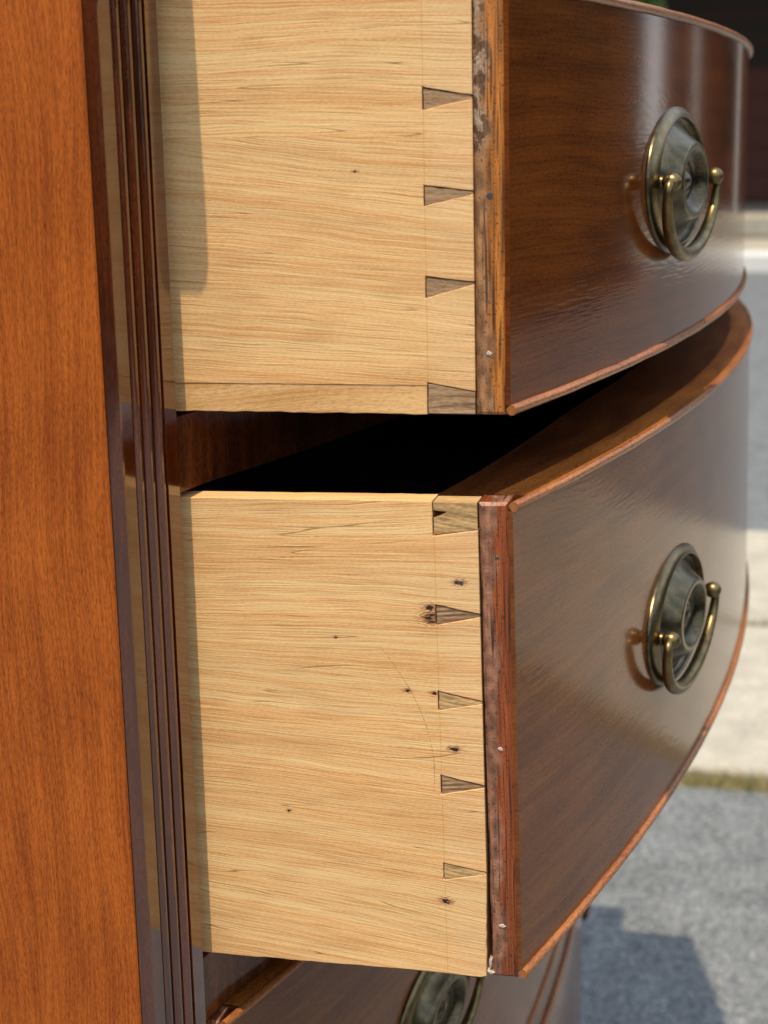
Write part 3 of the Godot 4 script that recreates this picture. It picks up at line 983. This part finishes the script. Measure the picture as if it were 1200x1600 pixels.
func pull(d: Node3D, at: Transform3D, which: int) -> void:
	var s := Shape.new()
	s.oval([Vector2(1.0, 0.0), Vector2(1.0, 0.0008), Vector2(0.992, 0.0012), Vector2(0.875, 0.0036), Vector2(0.862, 0.0036), Vector2(0.852, 0.0026), Vector2(0.842, 0.0004), Vector2(0.80, 0.0002), Vector2(0.745, 0.0010), Vector2(0.69, 0.0020), Vector2(0.62, 0.0042), Vector2(0.56, 0.0066), Vector2(0.525, 0.0082), Vector2(0.51, 0.0086), Vector2(0.44, 0.0087), Vector2(0.425, 0.0083), Vector2(0.385, 0.0062), Vector2(0.31, 0.0045), Vector2(0.24, 0.0038), Vector2(0.21, 0.0046), Vector2(0.18, 0.0046), Vector2(0.15, 0.0041), Vector2(0.12, 0.0050), Vector2(0.06, 0.0062), Vector2(0.0, 0.0065)], 0.0465, 0.0287, 80)
	put("handle_plate", s.mesh(), M.brass_dark, d, at)
	for side in [-1.0, 1.0]:
		var p := Shape.new()
		p.tube([Vector3(side * 0.0375, 0.0005, 0.0012), Vector3(side * 0.0375, 0.0005, 0.0050)], [0.0027, 0.0024], 14)
		p.ball(Vector3(side * 0.0385, 0.0005, 0.0078), Vector3(0.0036, 0.0036, 0.0039), 12, 18)
		put("handle_post", p.mesh(), M.brass, d, at)
	var pts := []; var rad := []
	# from one post out, round below the plate and back
	for e in [[0.0388, 0.0006, 0.0011], [0.0424, 0.0006, 0.0016], [0.0440, -0.0010, 0.0018]]:
		pts.append(Vector3(-e[0], e[1], 0.0080)); rad.append(e[2])
	for i in 41:
		var t := PI + PI * i / 40.0
		var dip := sin(PI * i / 40.0)
		pts.append(Vector3(0.0445 * cos(t), 0.0264 * sin(t) - 0.0024, 0.0080 - 0.0022 * dip)); rad.append(0.0018 + 0.0011 * dip)
	for e in [[0.0440, -0.0010, 0.0018], [0.0424, 0.0006, 0.0016], [0.0388, 0.0006, 0.0011]]:
		pts.append(Vector3(e[0], e[1], 0.0080)); rad.append(e[2])
	var b := Shape.new()
	b.tube(pts, rad, 16)
	put("handle_bail", b.mesh(), M.brass, d, at)


func nail_list(which: int) -> Array:
	# z, y, radius, kind: 0 hole, 1 iron head, 2 chip of pale filler
	var list := []
	if which == 1:
		list = [[0.0975, 0.2975, 0.0008, 0], [0.0962, 0.2839, 0.0009, 0], [0.0963, 0.2612, 0.0011, 1], [0.0958, 0.2135, 0.0009, 2], [0.0983, 0.2250, 0.0005, 0], [0.0938, 0.3062, 0.0011, 0], [0.0940, 0.3148, 0.0011, 0], [0.0545, 0.2690, 0.0004, 0]]
	elif which == 2:
		list = [[0.0898, 0.1383, 0.0009, 1], [0.0886, 0.1383, 0.0007, 0], [0.0866, 0.0813, 0.0009, 0], [0.0853, 0.0815, 0.0006, 0], [0.0815, 0.0268, 0.0010, 0], [0.0825, 0.0263, 0.0006, 1], [0.0711, 0.1010, 0.0007, 0], [0.0280, 0.0560, 0.0005, 0], [0.0475, 0.1185, 0.0004, 0],
			[0.1018, 0.1467, 0.0007, 1], [0.1012, 0.1500, 0.0006, 0], [0.1018, 0.1090, 0.0006, 1], [0.1014, 0.0823, 0.0008, 2], [0.1010, 0.0191, 0.0010, 2], [0.0795, 0.1296, 0.0012, 0, 0.8], [0.0800, 0.1272, 0.0010, 0, 0.5], [0.0787, 0.1262, 0.0014, 0, 0.35], [0.0800, 0.1249, 0.0011, 0, 0.35], [0.0800, 0.1005, 0.0007, 0], [0.0965, 0.0052, 0.0006, 2, 4.5], [0.0964, 0.0016, 0.0010, 2, 1.0]]
	return list


func nails(d: Node3D, which: int, _y0: float) -> void:
	var list := nail_list(which)
	for n in list:
		var s := Shape.new()
		var rr: float = n[2] * (0.85 if n[3] == 0 else 1.0)
		var q := PackedVector2Array()
		for i in 10:
			var a := TAU * i / 10.0
			var k := rng.randf_range(0.55, 1.25)
			q.append(Vector2(n[0] + cos(a) * rr * k * 1.25, n[1] + sin(a) * rr * k * 0.85 * (n[4] if n.size() > 4 else 1.0)))
		if n[3] == 0:
			s.slab(q, -0.00008, 0.002, 0)
			put("nail_hole", s.mesh(), M.hole, d)
		elif n[3] == 1:
			s.slab(q, -0.0002, 0.002, 0, 0.0001, 0.0)
			put("nail", s.mesh(), M.iron, d)
		else:
			s.slab(q, -0.0004, 0.002, 0, 0.0002, 0.0)
			put("filler_chip", s.mesh(), M.filler, d)
